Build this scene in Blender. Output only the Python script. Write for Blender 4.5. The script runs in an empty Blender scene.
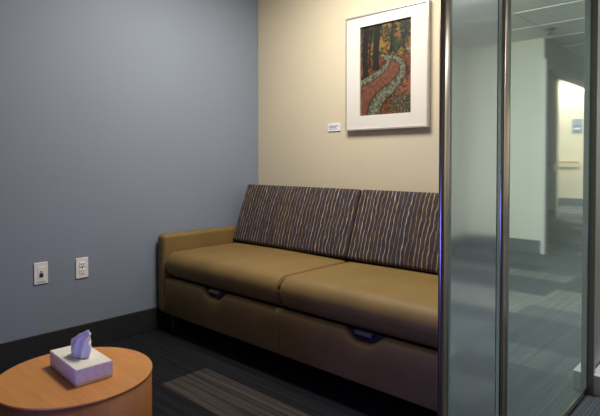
import bpy, bmesh, math, random
from mathutils import Vector, Matrix, noise
random.seed(7)
R = math.radians
S = bpy.context.scene
COL = S.collection

# ------------------------------------------------------------------ camera, world, light, exposure
EYE = 1.05
cam = bpy.data.cameras.new('camera'); cam_o = bpy.data.objects.new('camera', cam); COL.objects.link(cam_o)
cam.sensor_fit = 'HORIZONTAL'; cam.sensor_width = 36; cam.lens = 514.6 / 600 * 36
cam.shift_y = -0.0599; cam.clip_start = .02
cam_o.location = (0, 0, EYE); cam_o.rotation_euler = (R(90 - 1.2), 0, R(43.055))
S.camera = cam_o
S.view_settings.view_transform = 'Standard'; S.view_settings.look = 'None'
S.view_settings.gamma = 1; S.view_settings.use_curve_mapping = False
S.view_settings.exposure = 0.0
w = bpy.data.worlds.new('world'); S.world = w; w.use_nodes = True
w.node_tree.nodes['Background'].inputs[0].default_value = (.5, .55, .65, 1)
w.node_tree.nodes['Background'].inputs[1].default_value = .02

def area(name, loc, rot, sx, sy, watts, col, spread=180):
    l = bpy.data.lights.new(name, 'AREA'); l.shape = 'RECTANGLE'; l.size = sx; l.size_y = sy
    l.energy = watts; l.color = col; l.spread = R(spread)
    o = bpy.data.objects.new(name, l); COL.objects.link(o); o.location = loc; o.rotation_euler = rot
    return o
CEIL = 2.44
ROOM_LIGHT = (-1.72, 1.76)
area('room_troffer_light', (ROOM_LIGHT[0], ROOM_LIGHT[1], CEIL - .07), (0, 0, 0), .7, .5, 37, (1, .95, .86))
HALL_LIGHTS = [(.95, -2.4, 3), (.45, 3.3, 80)]
for hx, hy, hw_ in HALL_LIGHTS:
    area('hall_troffer_light', (hx, hy, CEIL - .2), (R(20), 0, 0), .5, 1.1, hw_, (.95, 1, .97))
area('lobby_light', (2.6, 11.6, 2.93), (0, 0, 0), 1.6, 1.2, 95, (1, .97, .9))
area('lobby_wall_washer', (2.9, 13.40, 2.93), (R(35), 0, 0), 3.0, .12, 45, (1, .97, .9))
area('violet_glow', (.05, -.35, .32), (R(80), 0, R(50)), .12, .60, 1.1, (.22, .20, 1), 70)
area('violet_glow_room', (-1.24, .08, .25), (R(90), 0, R(-20)), .13, .48, 2.3, (.15, .17, 1), 120)

# ------------------------------------------------------------------ node helpers
class NT:
    def __init__(s, name):
        s.m = bpy.data.materials.new(name); s.m.use_nodes = True
        s.t = s.m.node_tree; s.n = s.t.nodes; s.b = s.n['Principled BSDF']; s.out = s.n['Material Output']
    def new(s, typ, **kw):
        nd = s.n.new(typ)
        for k, v in kw.items(): setattr(nd, k, v)
        return nd
    def link(s, a, b): s.t.links.new(a, b)
    def put(s, sock, v):
        if isinstance(v, bpy.types.NodeSocket): s.link(v, sock)
        else: sock.default_value = v
    def math(s, op, a, b=0.0, c=0.0, clamp=False):
        nd = s.new('ShaderNodeMath', operation=op); nd.use_clamp = clamp
        s.put(nd.inputs[0], a); s.put(nd.inputs[1], b); s.put(nd.inputs[2], c)
        return nd.outputs[0]
    def co(s, kind='Object'): return s.new('ShaderNodeTexCoord').outputs[kind]
    def xyz(s, v):
        nd = s.new('ShaderNodeSeparateXYZ'); s.link(v, nd.inputs[0]); return nd.outputs
    def vec(s, x, y, z):
        nd = s.new('ShaderNodeCombineXYZ'); s.put(nd.inputs[0], x); s.put(nd.inputs[1], y); s.put(nd.inputs[2], z); return nd.outputs[0]
    def noise(s, v, scale, detail=3, rough=.5):
        nd = s.new('ShaderNodeTexNoise'); s.link(v, nd.inputs['Vector']); nd.inputs['Scale'].default_value = scale
        nd.inputs['Detail'].default_value = detail; nd.inputs['Roughness'].default_value = rough; return nd.outputs[0]
    def scale(s, v, sc):
        nd = s.new('ShaderNodeMapping'); s.link(v, nd.inputs[0]); nd.inputs['Scale'].default_value = sc; return nd.outputs[0]
    def white(s, v, dim='3D'):
        nd = s.new('ShaderNodeTexWhiteNoise', noise_dimensions=dim)
        s.link(v, nd.inputs['W' if dim == '1D' else 'Vector']); return nd.outputs[0]
    def ramp(s, f, stops, interp='LINEAR'):
        nd = s.new('ShaderNodeValToRGB'); s.put(nd.inputs[0], f); cr = nd.color_ramp; cr.interpolation = interp
        while len(cr.elements) < len(stops): cr.elements.new(.5)
        for e, (p, c) in zip(cr.elements, stops): e.position = p; e.color = (*c, 1)
        return nd.outputs[0]
    def mix(s, f, a, b, blend='MIX'):
        nd = s.new('ShaderNodeMix', data_type='RGBA', blend_type=blend)
        s.put(nd.inputs[0], f)
        s.put(nd.inputs[6], a if isinstance(a, bpy.types.NodeSocket) else (*a, 1))
        s.put(nd.inputs[7], b if isinstance(b, bpy.types.NodeSocket) else (*b, 1)); return nd.outputs[2]
    def base(s, c, rough=.6, metal=0, spec=None):
        s.put(s.b.inputs['Base Color'], c if isinstance(c, bpy.types.NodeSocket) else (*c, 1))
        s.put(s.b.inputs['Roughness'], rough); s.b.inputs['Metallic'].default_value = metal
        if spec is not None: s.b.inputs['Specular IOR Level'].default_value = spec
    def bump(s, h, strength=.2, dist=.002):
        nd = s.new('ShaderNodeBump'); nd.inputs['Strength'].default_value = strength; nd.inputs['Distance'].default_value = dist
        s.link(h, nd.inputs['Height']); s.link(nd.outputs[0], s.b.inputs['Normal'])

def lin(r, g, b):
    f = lambda c: (c / 255 / 12.92) if c / 255 <= .04045 else ((c / 255 + .055) / 1.055) ** 2.4
    return (f(r), f(g), f(b))

def plain(name, c, rough=.6, metal=0, spec=None, vary=.06, nscale=30, bump=0.0):
    k = NT(name); n = k.noise(k.co(), nscale, 4)
    a = tuple(max(0, x * (1 - vary)) for x in c); b = tuple(min(1, x * (1 + vary)) for x in c)
    k.base(k.ramp(n, [(.3, a), (.7, b)]), rough, metal, spec)
    if bump: k.bump(n, bump, .002)
    return k.m

def paint(name, c, bump=.12):
    k = NT(name); co = k.co()
    k.base(k.ramp(k.noise(co, 1.2, 3), [(.3, tuple(x * .97 for x in c)), (.7, tuple(min(1, x * 1.03) for x in c))]), .62, 0, .3)
    k.bump(k.noise(co, 160, 3), bump, .001)
    return k.m

M = {}
M['blue'] = paint('slate_blue_paint', lin(138, 147, 163))
M['cream'] = paint('cream_paint', lin(216, 203, 176))
M['hall'] = paint('corridor_paint', lin(226, 226, 212))
M['lobby'] = paint('lobby_paint', lin(222, 214, 192))
M['ceil'] = paint('ceiling_white', lin(226, 226, 222))
M['base'] = plain('black_rubber_base', lin(42, 42, 44), .55, vary=.1)
M['hbase'] = plain('grey_rubber_base', lin(92, 102, 106), .6)
M['base_grey'] = plain('pale_grey_base', lin(176, 172, 176), .5, vary=.02)
M['trim'] = plain('white_trim', lin(226, 226, 222), .45, vary=.02)
M['plastic'] = plain('white_plastic', lin(246, 242, 240), .35, vary=.02)
M['dark'] = plain('dark_slot', lin(22, 22, 26), .5)
M['navy'] = plain('navy_plastic', lin(38, 52, 92), .4)
M['steel'] = plain('brushed_leg_steel', lin(120, 120, 124), .35, .9)
M['pull'] = plain('pull_metal', lin(150, 148, 146), .35, .8)
M['silver'] = plain('silver_moulding', lin(205, 200, 192), .35, .5)
M['mat'] = plain('picture_mat', lin(218, 211, 203), .8, vary=.01)
M['paper'] = plain('label_paper', lin(232, 232, 240), .6, vary=.01)
M['ink'] = plain('label_ink', lin(120, 122, 150), .6)
M['tissue'] = plain('tissue_paper', lin(244, 242, 246), .8, vary=.01)
M['oak'] = plain('handrail_wood', lin(205, 165, 105), .45, vary=.12, nscale=9)
M['rail'] = plain('handrail_vinyl', lin(214, 206, 186), .5)
M['signblue'] = plain('sign_blue', lin(110, 124, 150), .5)
M['signpale'] = plain('sign_pale', lin(140, 152, 172), .5)
M['frost'] = plain('lamp_diffuser', lin(240, 240, 236), .5, vary=.01)

# upholstery vinyl
k = NT('ochre_vinyl'); co = k.co()
k.base(k.ramp(k.noise(co, 5, 4), [(.3, lin(120, 96, 54)), (.7, lin(132, 106, 61))]), .58, 0, .35)
k.bump(k.noise(co, 260, 2), .25, .0012); M['vinyl'] = k.m
M['piping'] = plain('ochre_piping', lin(104, 82, 46), .5)

# wavy striped fabric on the back cushions (lines run up the cushion)
k = NT('wavy_stripe_fabric'); co = k.co(); x, y, z = k.xyz(co)
wob = k.noise(k.vec(k.math('MULTIPLY', x, 9), 0, k.math('MULTIPLY', z, 7)), 1.6, 2)
wob2 = k.noise(k.vec(k.math('MULTIPLY', x, 30), 3, k.math('MULTIPLY', z, 34)), 1.0, 1)
xx = k.math('ADD', x, k.math('MULTIPLY', k.math('SUBTRACT', wob, .5), .026))
xx = k.math('ADD', xx, k.math('MULTIPLY', k.math('SUBTRACT', wob2, .5), .010))
q = k.math('DIVIDE', xx, .0255); idx = k.math('FLOOR', q); fr = k.math('FRACT', q)
d = k.math('ABSOLUTE', k.math('SUBTRACT', fr, .5))
dash = k.noise(k.vec(k.math('MULTIPLY', idx, 3.7), 0, k.math('MULTIPLY', z, 22)), 1.0, 2)
wid = k.math('MULTIPLY_ADD', dash, .26, -.09)
line = k.math('SUBTRACT', 1.0, k.math('DIVIDE', k.math('SUBTRACT', d, wid), .07), clamp=True)
lc = k.ramp(k.white(idx, '1D'), [(0, lin(160, 136, 98)), (.40, lin(136, 112, 80)), (.62, lin(166, 154, 146)), (.85, lin(140, 126, 118))], 'CONSTANT')
basec = k.ramp(k.noise(k.scale(co, (1, 1, .25)), 60, 3), [(.3, lin(52, 46, 51)), (.7, lin(70, 62, 65))])
k.base(k.mix(line, basec, lc), .85, 0, .2)
k.bump(k.noise(co, 500, 2), .3, .001); M['stripe'] = k.m

# carpet planks: three tones with fine lengthwise pinstripes
def carpet(name, lo, hi, stripe_axis='y'):
    k = NT(name); co = k.co(); x, y, z = k.xyz(co)
    a, b = (y, x) if stripe_axis == 'y' else (x, y)
    st = k.noise(k.vec(k.math('MULTIPLY', a, 95), k.math('MULTIPLY', b, 1.3), 0), 1.0, 2, .6)
    st2 = k.noise(k.vec(k.math('MULTIPLY', a, 34), k.math('MULTIPLY', b, .5), 5), 1.0, 1)
    f = k.math('ADD', k.math('MULTIPLY', st, .6), k.math('MULTIPLY', st2, .4))
    pin = k.math('SINE', k.math('ADD', k.math('MULTIPLY', a, 480), k.math('MULTIPLY', st2, 3.0)))
    pin = k.math('MULTIPLY', k.math('GREATER_THAN', pin, .45), k.math('GREATER_THAN', st, .45))
    g = k.noise(co, 420, 2)
    c = k.ramp(f, [(.40, lo), (.60, hi)])
    c = k.mix(k.math('MULTIPLY', pin, .75), c, tuple(v * .6 for v in lo))
    k.base(k.mix(k.math('MULTIPLY', g, .5), c, lo), .95, 0, .1)
    k.bump(g, .6, .003); return k.m
M['c0'] = carpet('carpet_charcoal', lin(26, 26, 30), lin(46, 46, 50))
M['c1'] = carpet('carpet_slate', lin(30, 31, 36), lin(60, 62, 68))
M['c2'] = carpet('carpet_taupe', lin(42, 40, 40), lin(96, 88, 83))
M['h0'] = carpet('hall_carpet_dark', lin(64, 67, 72), lin(84, 88, 93), 'x')
M['h1'] = carpet('hall_carpet_mid', lin(74, 78, 83), lin(104, 108, 111), 'x')
M['h2'] = carpet('hall_carpet_light', lin(90, 92, 92), lin(134, 135, 132), 'x')

# wood veneer
def wood(name, c1, c2, axis):
    k = NT(name); co = k.co()
    sc = {'x': (1.2, 14, 14), 'y': (14, 1.2, 14), 'z': (14, 14, 1.0)}[axis]
    n = k.noise(k.scale(co, sc), 3.0, 6, .6); n2 = k.noise(k.scale(co, tuple(v * 5 for v in sc)), 3.0, 3)
    f = k.math('ADD', k.math('MULTIPLY', n, .65), k.math('MULTIPLY', n2, .35))
    k.base(k.ramp(f, [(.3, c1), (.7, c2)]), .38, 0, .4); return k.m
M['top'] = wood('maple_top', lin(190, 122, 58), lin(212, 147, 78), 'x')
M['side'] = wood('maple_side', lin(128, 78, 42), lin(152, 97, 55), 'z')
M['edge'] = wood('maple_edge', lin(176, 112, 60), lin(196, 130, 74), 'x')

# bronze anodised metal with a fine vertical brush
k = NT('bronze_metal'); n = k.noise(k.scale(k.co(), (300, 300, 2)), 1, 3)
k.base(k.ramp(n, [(.3, lin(170, 152, 140)), (.7, lin(200, 182, 168))]), .25, 1)
k.b.inputs['Anisotropic'].default_value = .92; k.b.inputs['Anisotropic Rotation'].default_value = .25
tg = k.new('ShaderNodeTangent', direction_type='RADIAL', axis='Z'); k.link(tg.outputs[0], k.b.inputs['Tangent']); M['bronze'] = k.m
M['jamb'] = plain('grey_jamb_metal', lin(128, 126, 122), .4, .6)

# mirror-coated tinted glass
def glass(name, rough, refl, tint, fac):
    k = NT(name); k.n.remove(k.b)
    t = k.new('ShaderNodeBsdfTransparent'); t.inputs[0].default_value = (.72, .84, .82, 1)
    g = k.new('ShaderNodeBsdfGlossy'); g.inputs['Color'].default_value = (*refl, 1); g.inputs['Roughness'].default_value = rough
    df = k.new('ShaderNodeBsdfDiffuse'); df.inputs[0].default_value = (*tint, 1)
    m1 = k.new('ShaderNodeMixShader'); m1.inputs[0].default_value = .23
    k.link(g.outputs[0], m1.inputs[1]); k.link(df.outputs[0], m1.inputs[2])
    m2 = k.new('ShaderNodeMixShader'); m2.inputs[0].default_value = fac
    k.link(t.outputs[0], m2.inputs[1]); k.link(m1.outputs[0], m2.inputs[2])
    k.link(m2.outputs[0], k.out.inputs[0]); return k.m
M['glass_a'] = glass('coated_glass_hazy', .10, (.86, .90, .94), lin(170, 180, 185), .95)
M['glass_b'] = glass('coated_glass', .035, (.88, .96, .93), lin(170, 184, 180), .95)
M['glassedge'] = plain('green_glass_edge', lin(120, 142, 142), .25, vary=.03)

# tissue box card
k = NT('tissue_box_card'); co = k.co(); x, y, z = k.xyz(co)
wv = k.math('SINE', k.math('ADD', k.math('MULTIPLY', k.math('ADD', x, y), 240), k.math('MULTIPLY', k.math('SINE', k.math('MULTIPLY', z, 260)), 1.4)))
side = k.mix(k.math('GREATER_THAN', wv, .45), lin(228, 222, 228), lin(218, 212, 222))
side = k.mix(k.math('LESS_THAN', z, .010), side, lin(222, 196, 170))
wv2 = k.noise(co, 120, 2)
topc = k.mix(k.math('GREATER_THAN', wv2, .58), lin(238, 232, 222), lin(226, 220, 212))
k.base(k.mix(k.math('GREATER_THAN', z, .0475), side, topc), .55); M['card'] = k.m

# ------------------------------------------------------------------ mesh helpers
def mesh_obj(name, bm, mat, parent=None, loc=None, smooth=False, rot=None):
    me = bpy.data.meshes.new(name); bmesh.ops.recalc_face_normals(bm, faces=bm.faces[:]); bm.to_mesh(me); bm.free()
    for m in (mat if isinstance(mat, (list, tuple)) else [mat]): me.materials.append(M[m])
    if smooth:
        for p in me.polygons: p.use_smooth = True
    o = bpy.data.objects.new(name, me); COL.objects.link(o)
    if parent: o.parent = parent
    if loc: o.location = loc
    if rot: o.rotation_euler = rot
    return o

def add_box(bm, x0, x1, y0, y1, z0, z1):
    vs = [bm.verts.new(p) for p in ((x0,y0,z0),(x1,y0,z0),(x1,y1,z0),(x0,y1,z0),(x0,y0,z1),(x1,y0,z1),(x1,y1,z1),(x0,y1,z1))]
    fs = [bm.faces.new([vs[i] for i in f]) for f in ((3,2,1,0),(4,5,6,7),(0,1,5,4),(1,2,6,5),(2,3,7,6),(3,0,4,7))]
    return vs, fs
def box(*a, bevel=0, seg=2):
    bm = bmesh.new(); add_box(bm, *a)
    if bevel: bmesh.ops.bevel(bm, geom=bm.edges[:], offset=bevel, segments=seg, affect='EDGES', profile=.5)
    return bm
def boxes(*bs):
    bm = bmesh.new()
    for b in bs: add_box(bm, *b)
    return bm

def rbox(w, d, h, r, n=6, res=10, f=None):
    """rounded box centred on the origin; f deforms each point"""
    def axis(hw):
        inner = hw - r
        e = [inner + r * math.tan(i / n * math.pi / 4) for i in range(1, n + 1)]
        mid = [-inner + 2 * inner * i / res for i in range(res + 1)]
        return [-v for v in reversed(e)] + mid + e
    ax = [axis(w / 2), axis(d / 2), axis(h / 2)]; hw = (w / 2, d / 2, h / 2)
    bm = bmesh.new(); cache = {}
    def vert(p):
        key = tuple(round(c, 6) for c in p)
        if key not in cache:
            inn = Vector([max(-(hw[i] - r), min(hw[i] - r, p[i])) for i in range(3)])
            dv = Vector(p) - inn
            q = inn + dv.normalized() * r if dv.length > 1e-9 else Vector(p)
            if f: q = f(q)
            cache[key] = bm.verts.new(q)
        return cache[key]
    for a in range(3):
        b, c = (a + 1) % 3, (a + 2) % 3
        for s in (-1, 1):
            for i in range(len(ax[b]) - 1):
                for j in range(len(ax[c]) - 1):
                    q = []
                    for (ii, jj) in ((i, j), (i + 1, j), (i + 1, j + 1), (i, j + 1)):
                        p = [0, 0, 0]; p[a] = s * hw[a]; p[b] = ax[b][ii]; p[c] = ax[c][jj]; q.append(vert(p))
                    try: bm.faces.new(q if s > 0 else q[::-1])
                    except ValueError: pass
    return bm

def lathe(bm, prof, n=96):
    rings = []
    for r, z in prof:
        rings.append([bm.verts.new((r * math.cos(2*math.pi*i/n), r * math.sin(2*math.pi*i/n), z)) for i in range(n)] if r > 1e-6 else [bm.verts.new((0, 0, z))])
    for a, b in zip(rings, rings[1:]):
        for i in range(n):
            j = (i + 1) % n
            if len(a) == 1: bm.faces.new((a[0], b[i], b[j]))
            elif len(b) == 1: bm.faces.new((a[i], b[0], a[j]))
            else: bm.faces.new((a[i], b[i], b[j], a[j]))
def tube(bm, pts, r, n=8):
    rings = []
    for i, p in enumerate(pts):
        p = Vector(p); t = (Vector(pts[min(i + 1, len(pts) - 1)]) - Vector(pts[max(i - 1, 0)])).normalized()
        u = t.cross(Vector((0, .3, 1))).normalized(); v = t.cross(u)
        rings.append([bm.verts.new(p + r * (math.cos(2*math.pi*k/n) * u + math.sin(2*math.pi*k/n) * v)) for k in range(n)])
    for a, b in zip(rings, rings[1:]):
        for k in range(n): bm.faces.new((a[k], a[(k+1) % n], b[(k+1) % n], b[k]))
    bm.faces.new(rings[0][::-1]); bm.faces.new(rings[-1])

def thing(name, loc, label, cat, rz=0, group=None):
    o = bpy.data.objects.new(name, None); COL.objects.link(o); o.location = loc; o.rotation_euler = (0, 0, rz)
    o.empty_display_size = .1; return tag(o, label, cat, group)
def tag(o, label, cat, group=None):
    o['label'] = label; o['category'] = cat
    if group: o['group'] = group
    return o
def struct(name, bm, mat, label, cat='wall'):
    o = mesh_obj(name, bm, mat); o['kind'] = 'structure'; o['label'] = label; o['category'] = cat; return o

# ------------------------------------------------------------------ the setting
WX = -2.842          # face of the slate blue wall
WY = 2.589           # face of the cream wall
GX = -0.62           # plane of the sliding glass doors
YB = -1.35           # wall behind the camera's left, closes the room
OX = 1.61            # far side of the corridor
JY = 6.12            # where the corridor narrows
JX = 0.71
FY = 13.7            # far wall of the lobby
LC = 3.0             # lobby ceiling

def tiles(x0, x1, y0, y1, tw, th, ox, oy, mats, weights, force=None, brick=True):
    """a flat floor of carpet planks; one face per plank, one material per face"""
    bm = bmesh.new()
    i0 = math.floor((y0 - oy) / th)
    ys = sorted({y0, y1} | {oy + i * th for i in range(i0, i0 + 200) if y0 < oy + i * th < y1})
    for a, b in zip(ys, ys[1:]):
        row = math.floor(((a + b) / 2 - oy) / th); sh = ox + (.5 * tw if (brick and row % 2) else 0)
        k0 = math.floor((x0 - sh) / tw)
        xs = sorted({x0, x1} | {sh + i * tw for i in range(k0, k0 + 200) if x0 < sh + i * tw < x1})
        for c, d_ in zip(xs, xs[1:]):
            f = bm.faces.new([bm.verts.new(p) for p in ((c, a, 0), (d_, a, 0), (d_, b, 0), (c, b, 0))])
            rnd = random.random(); s = 0; mi = 0
            for i, wgt in enumerate(weights):
                s += wgt
                if rnd <= s: mi = i; break
            if force:
                r = force((c + d_) / 2, (a + b) / 2)
                if r is not None: mi = r
            f.material_index = mi
    return bm
def force(cx, cy):
    if -2.12 < cx < -1.12 and 1.31 < cy < 1.57: return 2
    if cx < -2.12 and 1.05 < cy < 1.31: return 1
    if cy > 1.05: return 0
    return None
flo = struct('floor', tiles(WX, GX, YB, WY, 1.0, .26, -2.12, 1.31, ['c0'], (.5, .25, .25), force), ['c0', 'c1', 'c2'],
             'dark charcoal carpet with fine pinstripes and a taupe patch', 'floor')
struct('floor_hall', tiles(GX, 9, -3.2, FY, .7, .3, GX, 0, ['h0'], (.40, .33, .27), None, True), ['h0', 'h1', 'h2'],
       'grey corridor carpet with scattered pale tiles, mirrored in the glass', 'floor')
struct('wall_left', box(WX - .1, WX, YB - .1, WY + .1, 0, CEIL), 'blue', 'slate blue painted wall on the left')
struct('wall_back', box(WX, GX - .05, WY, WY + .1, 0, CEIL), 'cream', 'cream painted wall behind the sofa')
struct('wall_near', box(WX, GX, YB - .1, YB, 0, CEIL), 'blue', 'slate blue wall closing the near end of the room')
struct('wall_front', boxes((GX - .1, GX, YB - .1, -.45, 0, CEIL), (GX - .1, GX, -.45, 2.54, 2.16, CEIL)), 'hall', 'corridor wall above and beside the sliding doors')
struct('wall_front_beyond', box(GX - .05, GX + .0, 2.60, FY, 0, CEIL), 'jamb', 'grey corridor wall past the glass doors')
struct('wall_hall_opposite', box(OX, OX + .1, -3.2, JY, 0, CEIL), 'hall', 'pale corridor wall opposite the glass doors')
struct('wall_hall_end', box(GX - .1, OX + .1, -3.3, -3.2, 0, CEIL), 'hall', 'end wall of the corridor behind the photographer')
struct('wall_hall_jog', box(JX, 9, JY, JY + .1, 0, LC), 'hall', 'pale corridor wall facing the doors where the corridor narrows')
struct('wall_hall_header', boxes((JX, JX + .1, JY + .1, 9.0, 2.15, LC), (JX, JX + .1, 9.0, FY, 0, LC)), 'hall', 'wall with the wide opening into the lobby')
LX = -1.24 + 3.02
struct('wall_lobby_stub', box(LX, 9, 10.2, 10.3, 0, LC), 'hall', 'lobby side wall carrying a short handrail')
struct('wall_lobby_far', box(GX, 9, FY, FY + .1, 0, LC), 'lobby', 'bright cream far wall of the lobby')
struct('ceiling', box(WX, GX, YB, WY, CEIL, CEIL + .08), 'ceil', 'white ceiling of the small room', 'ceiling')
bm = bmesh.new()
gx = GX
add_box(bm, GX, OX, -3.2, JY, CEIL, CEIL + .06); add_box(bm, GX, JX, JY, FY, CEIL, CEIL + .06)
for i in range(1, 4): add_box(bm, GX + .61 * i - .007, GX + .61 * i + .007, -3.2, JY, CEIL - .006, CEIL)
for i in range(22):
    yy = -3.0 + .61 * i
    add_box(bm, GX, OX if yy < JY - .1 else JX, yy - .007, yy + .007, CEIL - .006, CEIL)
struct('ceiling_hall', bm, 'ceil', 'tiled corridor ceiling mirrored in the glass', 'ceiling')
struct('ceiling_lobby', box(JX, 9, JY, FY, LC, LC + .08), 'ceil', 'pale lobby ceiling', 'ceiling')

struct('baseboard_left', box(WX, WX + .010, YB, WY, 0, .139, bevel=.003), 'base', 'black cove base along the blue wall', 'baseboard')
struct('baseboard_back', box(WX + .010, GX - .06, WY - .010, WY, 0, .139, bevel=.003), 'base', 'black cove base behind the sofa', 'baseboard')
struct('baseboard_hall', boxes((OX - .012, OX, -3.2, JY, 0, .15), (JX - .012, OX - .012, JY - .012, JY, 0, .15)), 'hbase', 'grey base along the corridor walls', 'baseboard')
struct('baseboard_lobby', boxes((LX, 6, 10.188, 10.2, 0, .15), (JX + .1, 9, FY - .012, FY, 0, .15)), 'hbase', 'grey base along the lobby walls', 'baseboard')
# white casing round the lobby opening
struct('trim_1', boxes((JX - .03, JX + .012, JY - .02, JY + .06, 0, 2.20), (JX - .03, JX + .13, JY + .06, 9.0, 2.10, 2.16)), 'trim', 'white casing round the opening to the lobby', 'trim')
# frame of the sliding doors
struct('trim_2', boxes((GX - .09, GX + .02, 2.572, 2.60, 0, 2.16)), 'jamb', 'grey metal jamb where the glass meets the wall', 'trim')
struct('trim_3', boxes((GX - .085, GX + .075, -.45, 2.53, 2.11, 2.16)), 'bronze', 'bronze header track over the sliding doors', 'trim')
bm = box(0, .05, 0, 1.1, 0, .09, bevel=.004)
o = struct('baseboard_hall_front', bm, 'base_grey', 'pale base block on the floor right of the glass', 'baseboard')
o.location = (GX + .005, 2.575, 0)

# ------------------------------------------------------------------ sliding glass doors
def door(name, x, y0, y1, sa, sb, gmat, label, trail=True):
    """leading stile is sa (deep along y) x sb (thick along x)"""
    t = thing(name, (x, y0, 0), label, 'glass door', group='telescoping glass doors')
    L = y1 - y0; Z = 2.11
    def stile(yy, a, b, m='bronze'):
        bm = bmesh.new(); n = 8; r = b * .42; pts = []
        for cx, cy, a0 in ((b/2 - r, a - r, 0), (-b/2 + r, a - r, 90), (-b/2 + r, r, 180), (b/2 - r, r, 270)):
            for i in range(n + 1):
                an = R(a0 + 90 * i / n); pts.append((cx + r * math.cos(an), cy + r * math.sin(an)))
        lo = [bm.verts.new((p[0], yy + p[1], .012)) for p in pts]; hi = [bm.verts.new((p[0], yy + p[1], Z)) for p in pts]
        for i in range(len(pts)):
            j = (i + 1) % len(pts); bm.faces.new((lo[i], lo[j], hi[j], hi[i]))
        bm.faces.new(lo[::-1]); bm.faces.new(hi)
        s = mesh_obj('stile', bm, m, t, smooth=False)
        for p in s.data.polygons: p.use_smooth = len(p.vertices) == 4
        return s
    stile(0, sa, sb)
    if trail: stile(L - .02, .02, sb, 'jamb')
    elif trail is False: mesh_obj('edge_seal', boxes((-.0055, .0055, L - .023, L, .03, 2.07)), 'glassedge', t)
    mesh_obj('glass_pane', box(-.004, .004, sa + .004, L - (.022 if trail or trail is False else .001), .03, 2.07), gmat, t)
    g = mesh_obj('edge_seal', boxes((-.0055, .0055, sa - .002, sa + .010, .03, 2.07)), 'glassedge', t)
    mesh_obj('bottom_rail', box(-sb * .4, sb * .4, sa - .002, L - .018, .012, .032), 'bronze', t)
    mesh_obj('top_rail', box(-sb * .4, sb * .4, sa - .002, L - .018, 2.065, Z), 'bronze', t)
    return t
door('sliding_glass_door', GX + .008, 1.163, 1.520, .036, .016, 'glass_a',
     'narrow bronze edged glass door panel right beside the sofa', False)
door('sliding_glass_door', GX - .010, 1.580, 2.568, .050, .018, 'glass_b',
     'wide glass door panel at right reflecting the corridor and doorway', None)

# ------------------------------------------------------------------ sofa
SY = 1.724           # front of the sofa
sx0, sx1 = WX + .018, -.655
sofa = thing('sofa', ((sx0 + sx1) / 2, SY, 0), 'ochre vinyl two seat sofa with striped back cushions against the cream wall', 'sofa')
ox = (sx0 + sx1) / 2
X = lambda x: x - ox
ARM = .078
for s in (0, 1):
    cx = X(sx0 + ARM / 2) if s == 0 else X(sx1 - ARM / 2)
    mesh_obj('armrest', rbox(ARM, .845, .482, .026, 5, 4), 'vinyl', sofa, (cx, .4175, .118 + .241), True)
xi0, xi1 = X(sx0 + ARM), X(sx1 - ARM); xm = (xi0 + xi1) / 2 - .02
mesh_obj('base_frame', box(xi0 - .005, xi1 + .005, .03, .84, .125, .335), 'dark', sofa)
mesh_obj('back_frame', box(xi0 - .005, xi1 + .005, .775, .845, .33, .80, bevel=.012), 'vinyl', sofa)

def front_panel(x0, x1, c):
    z0, z1 = .118, .339; nw, nb, nd = .115, .030, .042
    top = []
    N = 40
    for i in range(N + 1):
        x = x0 + (x1 - x0) * i / N; top.append((x, 0))
    prof = []
    xs = sorted({round(x0 + (x1 - x0) * i / 60, 5) for i in range(61)} | {round(c - nw + 2 * nw * i / 40, 5) for i in range(41)})
    for x in xs:
        u = abs(x - c); dz = 0
        if u < nb: dz = nd
        elif u < nw:
            t = (nw - u) / (nw - nb); dz = nd * (t * t * (3 - 2 * t))
        prof.append((x, z1 - dz))
    # cross-section padded: rounded upper edge
    sec = [(.028, 0), (.022, 0.0), (.016, -.0015), (.009, -.006), (.003, -.014), (0, -.026), (-.001, -.06)]
    bm = bmesh.new(); cols = []
    for x, zt in prof:
        col = [bm.verts.new((x, yy, zt + dz)) for yy, dz in sec]
        col += [bm.verts.new((x, 0, z0 + .012)), bm.verts.new((x, .004, z0 + .003)), bm.verts.new((x, .012, z0)), bm.verts.new((x, .028, z0))]
        cols.append(col)
    for a, b in zip(cols, cols[1:]):
        for i in range(len(a) - 1): bm.faces.new((a[i], a[i+1], b[i+1], b[i]))
        bm.faces.new((a[-1], a[0], b[0], b[-1]))
    bm.faces.new(cols[0]); bm.faces.new(cols[-1][::-1])
    return bm
for a, b in ((xi0 + .001, xm - .0004), (xm + .0004, xi1 - .001)):
    c = (a + b) / 2 - .015
    p = mesh_obj('front_panel', front_panel(a, b, c), 'vinyl', sofa, smooth=True)
    for pg in list(p.data.polygons)[-2:]: pg.use_smooth = False
    mesh_obj('pull_tab', box(c - .044, c + .044, .006, .034, .323, .340, bevel=.003), 'pull', p)

HALVES = ((xi0, xm), (xm, xi1))
def seat_f(q, W=1.0):
    # crown the top a little, tuck the front lip under
    u = q.x / (W / 2); v = q.y / .36
    if q.z > 0: q.z += .008 * (1 - u * u) * (1 - v * v * .8)
    if q.z < 0 and q.y < -.25: q.y += .020 * (-q.z / .08)
    return q
for ha, hb in HALVES:
    W = hb - ha; cx = (ha + hb) / 2
    st = mesh_obj('seat_cushion', rbox((W - .003) / .3, .73, .164, .070, 8, 20, lambda q: seat_f(Vector((q.x * .3, q.y, q.z)))), 'vinyl', sofa, (cx, .363, .411), True)
    s = W / 2 - .006
    for sgn in (-1, 1):
        bm = bmesh.new()
        pts = [(sgn * s, .34, .070)] + [(sgn * s, -.285, .068), (sgn * s, -.320, .060), (sgn * s, -.345, .040), (sgn * s, -.358, .012), (sgn * s, -.355, -.02), (sgn * s, -.342, -.05)]
        tube(bm, pts, .0035, 6)
        mesh_obj('piping', bm, 'piping', st)

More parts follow.
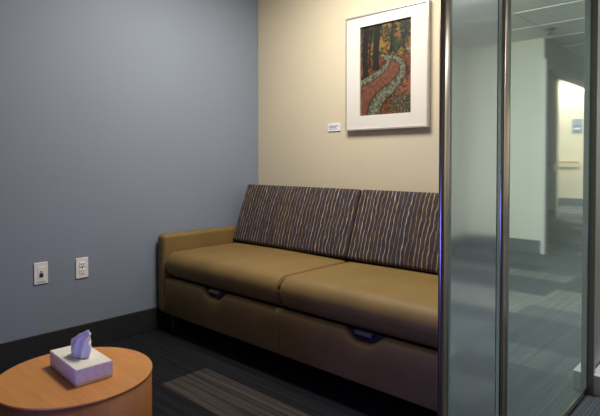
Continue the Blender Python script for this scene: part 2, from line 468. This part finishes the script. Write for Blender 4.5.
lean = math.atan2(.150, .40)
def back_f(q, W=1.0):
    u = q.x / (W / 2); v = q.z / .21
    if q.y < 0: q.y -= .012 * (1 - u ** 4) * (1 - v ** 4)
    return q
for ha, hb in HALVES:
    W = hb - ha; cx = (ha + hb) / 2
    mesh_obj('back_cushion', rbox(W - .003, .115, .405, .016, 5, 12, back_f), 'stripe', sofa,
             (cx, .568 + .049 + .035, .494 + .189), True, (-lean, 0, 0))
for lx in (xi0 + .03, xi1 - .03):
    for ly in (.035, .74):
        mesh_obj('leg', box(lx - .016, lx + .016, ly, ly + .03, 0, .126, bevel=.002), 'steel', sofa)

# ------------------------------------------------------------------ round drum table
TX, TY, TH, TR = -1.590, .682, .392, .229
t = thing('drum_table', (TX, TY, 0), 'round maple drum table in the left foreground', 'table')
bm = bmesh.new(); lathe(bm, [(0, TH - .006), (TR - .002, TH - .006), (TR, TH - .0045), (TR, TH - .0015), (TR - .0015, TH), (0, TH)])
o = mesh_obj('tabletop', bm, 'top', t)
bm = bmesh.new(); lathe(bm, [(0, .04), (TR - .003, .04), (TR - .002, .042), (TR - .002, TH - .006), (0, TH - .006)])
o = mesh_obj('drum_body', bm, 'side', t)
for p in o.data.polygons: p.use_smooth = len(p.vertices) == 4
bm = bmesh.new(); lathe(bm, [(0, 0), (TR - .03, 0), (TR - .03, .04), (0, .04)])
mesh_obj('plinth', bm, 'dark', t)

# ------------------------------------------------------------------ tissue box
bl, bd, bh = .220, .111, .050
t = thing('tissue_box', (-1.596, .700, TH), 'flat white tissue box on the round table with a tissue pulled up', 'tissue box', R(-3))
bm = bmesh.new(); add_box(bm, -bl/2, bl/2, -bd/2, bd/2, 0, bh)
bmesh.ops.bevel(bm, geom=bm.edges[:], offset=.0015, segments=2, affect='EDGES')
mesh_obj('carton', bm, 'card', t)
bm = bmesh.new(); n = 36
r0 = [bm.verts.new((.048 * math.cos(2*math.pi*i/n), .018 * math.sin(2*math.pi*i/n), bh + .0006)) for i in range(n)]
bm.faces.new(r0); mesh_obj('slot', bm, 'dark', t)
bm = bmesh.new(); rows, colsn = 26, 44; grid = []
for j in range(rows + 1):
    v = j / rows; ring = []
    hz = .088 * v
    rx = .042 * (1 - v) ** .8 + .005 * math.sin(math.pi * v) + .004
    ry = .016 * (1 - v) ** .6 + .012 * math.sin(math.pi * v) + .002
    for i in range(colsn):
        a = 2 * math.pi * i / colsn
        fold = 1 + .22 * math.sin(3 * a + 2.0 * v) * (.4 + v) + .12 * math.sin(7 * a - 4 * v)
        p = Vector((rx * fold * math.cos(a), ry * fold * math.sin(a), hz))
        p.x += noise.noise(p * 60) * .004 - .010 * v + .050 * max(0, v - .6) / .4
        p.y += noise.noise(p * 60 + Vector((3, 1, 2))) * .004 + .012 * v
        if v > .7: p.z -= .012 * ((v - .7) / .3) ** 1.5 * (.4 + .6 * math.sin(a + .7))
        p.z += bh - .004
        ring.append(bm.verts.new(p))
    grid.append(ring)
for a, b in zip(grid, grid[1:]):
    for i in range(colsn):
        jn = (i + 1) % colsn; bm.faces.new((a[i], a[jn], b[jn], b[i]))
bm.faces.new(grid[-1])
mesh_obj('tissue', bm, 'tissue', t, smooth=True)

# ------------------------------------------------------------------ wall plates on the blue wall
def plate(y, z, label, kind):
    t = thing('wall_plate', (WX, y, z), label, 'wall plate')
    mesh_obj('faceplate', box(0, .006, -.035, .035, -.057, .057, bevel=.0025), 'plastic', t)
    if kind == 'data':
        mesh_obj('insert', box(.004, .0075, -.0165, .0165, -.034, .034, bevel=.001), 'plastic', t)
        mesh_obj('jack', box(.006, .0088, -.009, .010, -.022, .000), 'navy', t)
        mesh_obj('icon', box(.006, .0085, -.004, .005, .004, .010), 'dark', t)
        mesh_obj('label_strip', box(.0055, .0066, -.024, .024, -.048, -.043), 'silver', t)
    else:
        for s in (-1, 1):
            f = mesh_obj('receptacle', box(.004, .0085, -.0165, .0165, s * .0195 - .0145, s * .0195 + .0145, bevel=.002), 'plastic', t)
            mesh_obj('slot', boxes((.008, .0089, -.008, -.0055, s * .0195 - .003, s * .0195 + .006), (.008, .0089, .0055, .008, s * .0195 - .003, s * .0195 + .006), (.008, .0089, -.002, .002, s * .0195 - .010, s * .0195 - .006)), 'dark', f)
        mesh_obj('screw', box(.005, .0072, -.003, .003, -.003, .003, bevel=.001), 'steel', t)
plate(1.040, .461, 'white data wall plate with a dark blue jack, left of the power outlet', 'data')
plate(1.258, .456, 'white duplex power outlet on the blue wall, nearer the sofa', 'power')

# ------------------------------------------------------------------ framed picture
fx0, fx1, fz0, fz1 = -2.002, -1.426, 1.240, 1.940
px0, px1, pz0, pz1 = -1.895, -1.538, 1.328, 1.868
fcx, fcz = (fx0 + fx1) / 2, (fz0 + fz1) / 2
pic = thing('framed_picture', (fcx, WY, fcz), 'white matted framed picture of an autumn path hanging over the sofa', 'picture')
hw, hh = (fx1 - fx0) / 2, (fz1 - fz0) / 2; mw = .009
mesh_obj('frame', boxes((-hw, hw, -.03, -.002, hh - mw, hh), (-hw, hw, -.03, -.002, -hh, -hh + mw), (-hw, -hw + mw, -.03, -.002, -hh + mw, hh - mw), (hw - mw, hw, -.03, -.002, -hh + mw, hh - mw)), 'silver', pic)
ax0, ax1, az0, az1 = px0 - fcx, px1 - fcx, pz0 - fcz, pz1 - fcz
ih, iw = hh - mw, hw - mw
mesh_obj('mat_board', boxes((-iw, iw, -.024, -.004, az1, ih), (-iw, iw, -.024, -.004, -ih, az0), (-iw, ax0, -.024, -.004, az0, az1), (ax1, iw, -.024, -.004, az0, az1)), 'mat', pic)
# the print: an autumn wood with a stone-walled path winding up through it
NXg, NYg = 120, 180
def fb(x, y, s, o=3, seed=0):
    v = 0; a = .5; f = s
    for _ in range(o): v += a * noise.noise(Vector((x * f, y * f, seed))); a *= .5; f *= 2.1
    return v
def bez(pts, n=60):
    out = []
    P = [Vector(p) for p in pts]
    for i in range(len(P) - 1):
        p0 = P[max(i-1, 0)]; p1 = P[i]; p2 = P[i+1]; p3 = P[min(i+2, len(P)-1)]
        for k in range(n // (len(P) - 1)):
            t = k / (n // (len(P) - 1))
            out.append(.5 * ((2*p1) + (-p0+p2)*t + (2*p0-5*p1+4*p2-p3)*t*t + (-p0+3*p1-3*p2+p3)*t**3))
    return out
# (x, y up 0..1.5, half width)
main_wall = bez([(.26, -.06, .125), (.30, .14, .115), (.42, .30, .10), (.60, .42, .085), (.76, .56, .07), (.83, .72, .055), (.76, .86, .045), (.58, .94, .032), (.42, .97, .02)])
left_wall = bez([(-.05, .52, .06), (.14, .60, .055), (.34, .68, .048), (.50, .78, .04), (.56, .88, .03), (.46, .95, .02)])
pathc = bez([(.02, .18, .26), (.22, .42, .2), (.45, .56, .15), (.64, .68, .11), (.68, .82, .08), (.55, .92, .05), (.44, .96, .03)])
def near(line, x, y):
    b = 9
    for p in line:
        d = math.hypot(p.x - x, p.y - y) / max(p.z, .005)
        if d < b: b = d
    return b
def art(u, v):
    x, y = u, v * 1.5
    n1 = fb(x, y, 9, 4, 1); n2 = fb(x, y, 18, 3, 4); n3 = fb(x, y, 4, 3, 9); n4 = fb(x, y, 34, 2, 6)
    dark = Vector((.022, .026, .018)); green = Vector((.055, .075, .03)); orange = Vector((.42, .14, .03)); gold = Vector((.45, .27, .06)); rust = Vector((.22, .07, .03))
    if y > .95:
        c = dark.lerp(green, max(0, min(1, .4 + n1 * 2)))
        k = max(0, min(1, (n3 * 1.6 + n2 * 1.5 + (.06 if x > .35 else -.14)) * 2.2)); c = c.lerp(orange if n1 > 0 else gold, k * .8)
    else:
        c = dark.lerp(rust, max(0, min(1, .55 + n1 * 1.6)))
        k = max(0, min(1, (n2 + .1 + n3 * .6) * 2.2)); c = c.lerp(orange, k * .6)
        if x > .6 and y < .62:
            k = max(0, min(1, .45 + n1 * 2 + n3)); c = c.lerp(Vector((.05, .06, .04)), k); c = c.lerp(Vector((.30, .33, .22)), max(0, min(1, n4 * 2.4)))
            if y > .30 and abs(x - .85) < .15 and n1 + n2 > .05: c = Vector((.40, .12, .05))
    # trunks
    for tx, tw, y0 in ((.11, .055, .62), (.33, .06, .74), (.20, .018, .8), (.62, .02, 1.0), (.86, .018, 1.05)):
        if y > y0 and abs(x - tx - .02 * math.sin(y * 5)) < tw * (1 + .5 * max(0, y0 + .12 - y) / .12): c = Vector((.020, .016, .014)) * (1.3 + n2)
    if near(pathc, x, y) < 1 : c = Vector((.16, .075, .055)).lerp(Vector((.34, .12, .05)), max(0, min(1, .4 + n2 * 2)))
    for ln in (left_wall, main_wall):
        d = near(ln, x, y)
        if d < 1:
            s = max(0, min(1, .5 + n2 * 1.4 + n4 * 1.3)); c = Vector((.06, .065, .05)).lerp(Vector((.34, .34, .21)), s) * (1.05 - .45 * d * d)
        elif d < 1.25: c = c * .4
    if x > .9 and 1.0 < y < 1.05 + n2 * .1: c = Vector((.30, .31, .31))
    return c
bm = bmesh.new(); cl = bm.loops.layers.float_color.new('paint')
vg = [[bm.verts.new((ax0 + (ax1 - ax0) * i / NXg, -.012, az0 + (az1 - az0) * j / NYg)) for i in range(NXg + 1)] for j in range(NYg + 1)]
for j in range(NYg):
    for i in range(NXg):
        f = bm.faces.new((vg[j][i], vg[j][i+1], vg[j+1][i+1], vg[j+1][i])); c = art((i + .5) / NXg, (j + .5) / NYg)
        for l in f.loops: l[cl] = (max(0, c.x * .58), max(0, c.y * .58), max(0, c.z * .58), 1)
k = NT('autumn_print'); at = k.new('ShaderNodeVertexColor', layer_name='paint'); k.base(at.outputs[0], .5, 0, .3); M['print'] = k.m
mesh_obj('print', bm, 'print', pic)

t = thing('picture_label', (-2.113, WY, 1.268), 'small white caption card on the cream wall, left of the picture', 'label')
mesh_obj('card', box(-.052, .052, -.006, 0, -.024, .024, bevel=.001), 'paper', t)
mesh_obj('caption_lines', boxes((-.042, .034, -.0064, -.0058, .007, .012), (-.042, .018, -.0064, -.0058, -.002, .002), (-.042, .026, -.0064, -.0058, -.011, -.008)), 'ink', t)

# ------------------------------------------------------------------ corridor things (mirrored in the glass)
def handrail(x0, x1, y, z, label):
    t = thing('handrail', ((x0 + x1) / 2, y, z), label, 'handrail'); L = (x1 - x0) / 2
    mesh_obj('wood_cap', box(-L, L, -.085, -.03, .03, .075, bevel=.012), 'oak', t)
    mesh_obj('bumper', box(-L, L, -.075, -.03, -.075, .03, bevel=.008), 'rail', t)
    for q in (-L * .7, L * .7): mesh_obj('bracket', box(q - .03, q + .03, -.032, 0, -.05, .05), 'rail', t)
handrail(-1.24 + 3.55, 4.6, FY, .985, 'long wood capped handrail on the bright far wall')
handrail(LX + .02, 4.0, 10.2, .95, 'short handrail on the nearer lobby wall, left of the bright far wall')
t = thing('wall_sign', (2.36, FY, 1.90), 'blue grey room sign on the bright far wall above the handrail', 'sign')
mesh_obj('panel', box(-.11, .11, -.015, 0, -.17, .17, bevel=.004), 'signblue', t)
mesh_obj('upper_field', box(-.095, .095, -.018, -.014, .02, .15), 'signpale', t)
mesh_obj('text_line', box(-.07, .07, -.018, -.014, -.08, -.04), 'paper', t)
def troffer(name, x, y, z, sx, sy, label):
    t = thing(name, (x, y, z), label, 'ceiling light')
    fr = mesh_obj('housing', boxes((-sx, sx, sy - .03, sy, -.02, 0), (-sx, sx, -sy, -sy + .03, -.02, 0), (-sx, -sx + .03, -sy + .03, sy - .03, -.02, 0), (sx - .03, sx, -sy + .03, sy - .03, -.02, 0)), 'trim', t)
    mesh_obj('diffuser', box(-sx + .03, sx - .03, -sy + .03, sy - .03, -.012, 0), 'frost', t)
troffer('ceiling_light', *ROOM_LIGHT, CEIL, .3, .5, 'ceiling light panel over the sofa room')
for (hx, hy, _), wd in zip(HALL_LIGHTS, ('behind the photographer', 'beside the glass doors')):
    troffer('ceiling_light', hx, hy, CEIL, .3, .6, 'corridor ceiling light ' + wd)
t = thing('sprinkler_head', (.53, 5.75, CEIL), 'small dark sprinkler head on the corridor ceiling', 'sprinkler')
bm = bmesh.new(); lathe(bm, [(0, 0), (.05, 0), (.05, -.012), (.02, -.02), (.012, -.05), (.03, -.055), (.03, -.06), (0, -.06)], 24); mesh_obj('body', bm, 'steel', t)
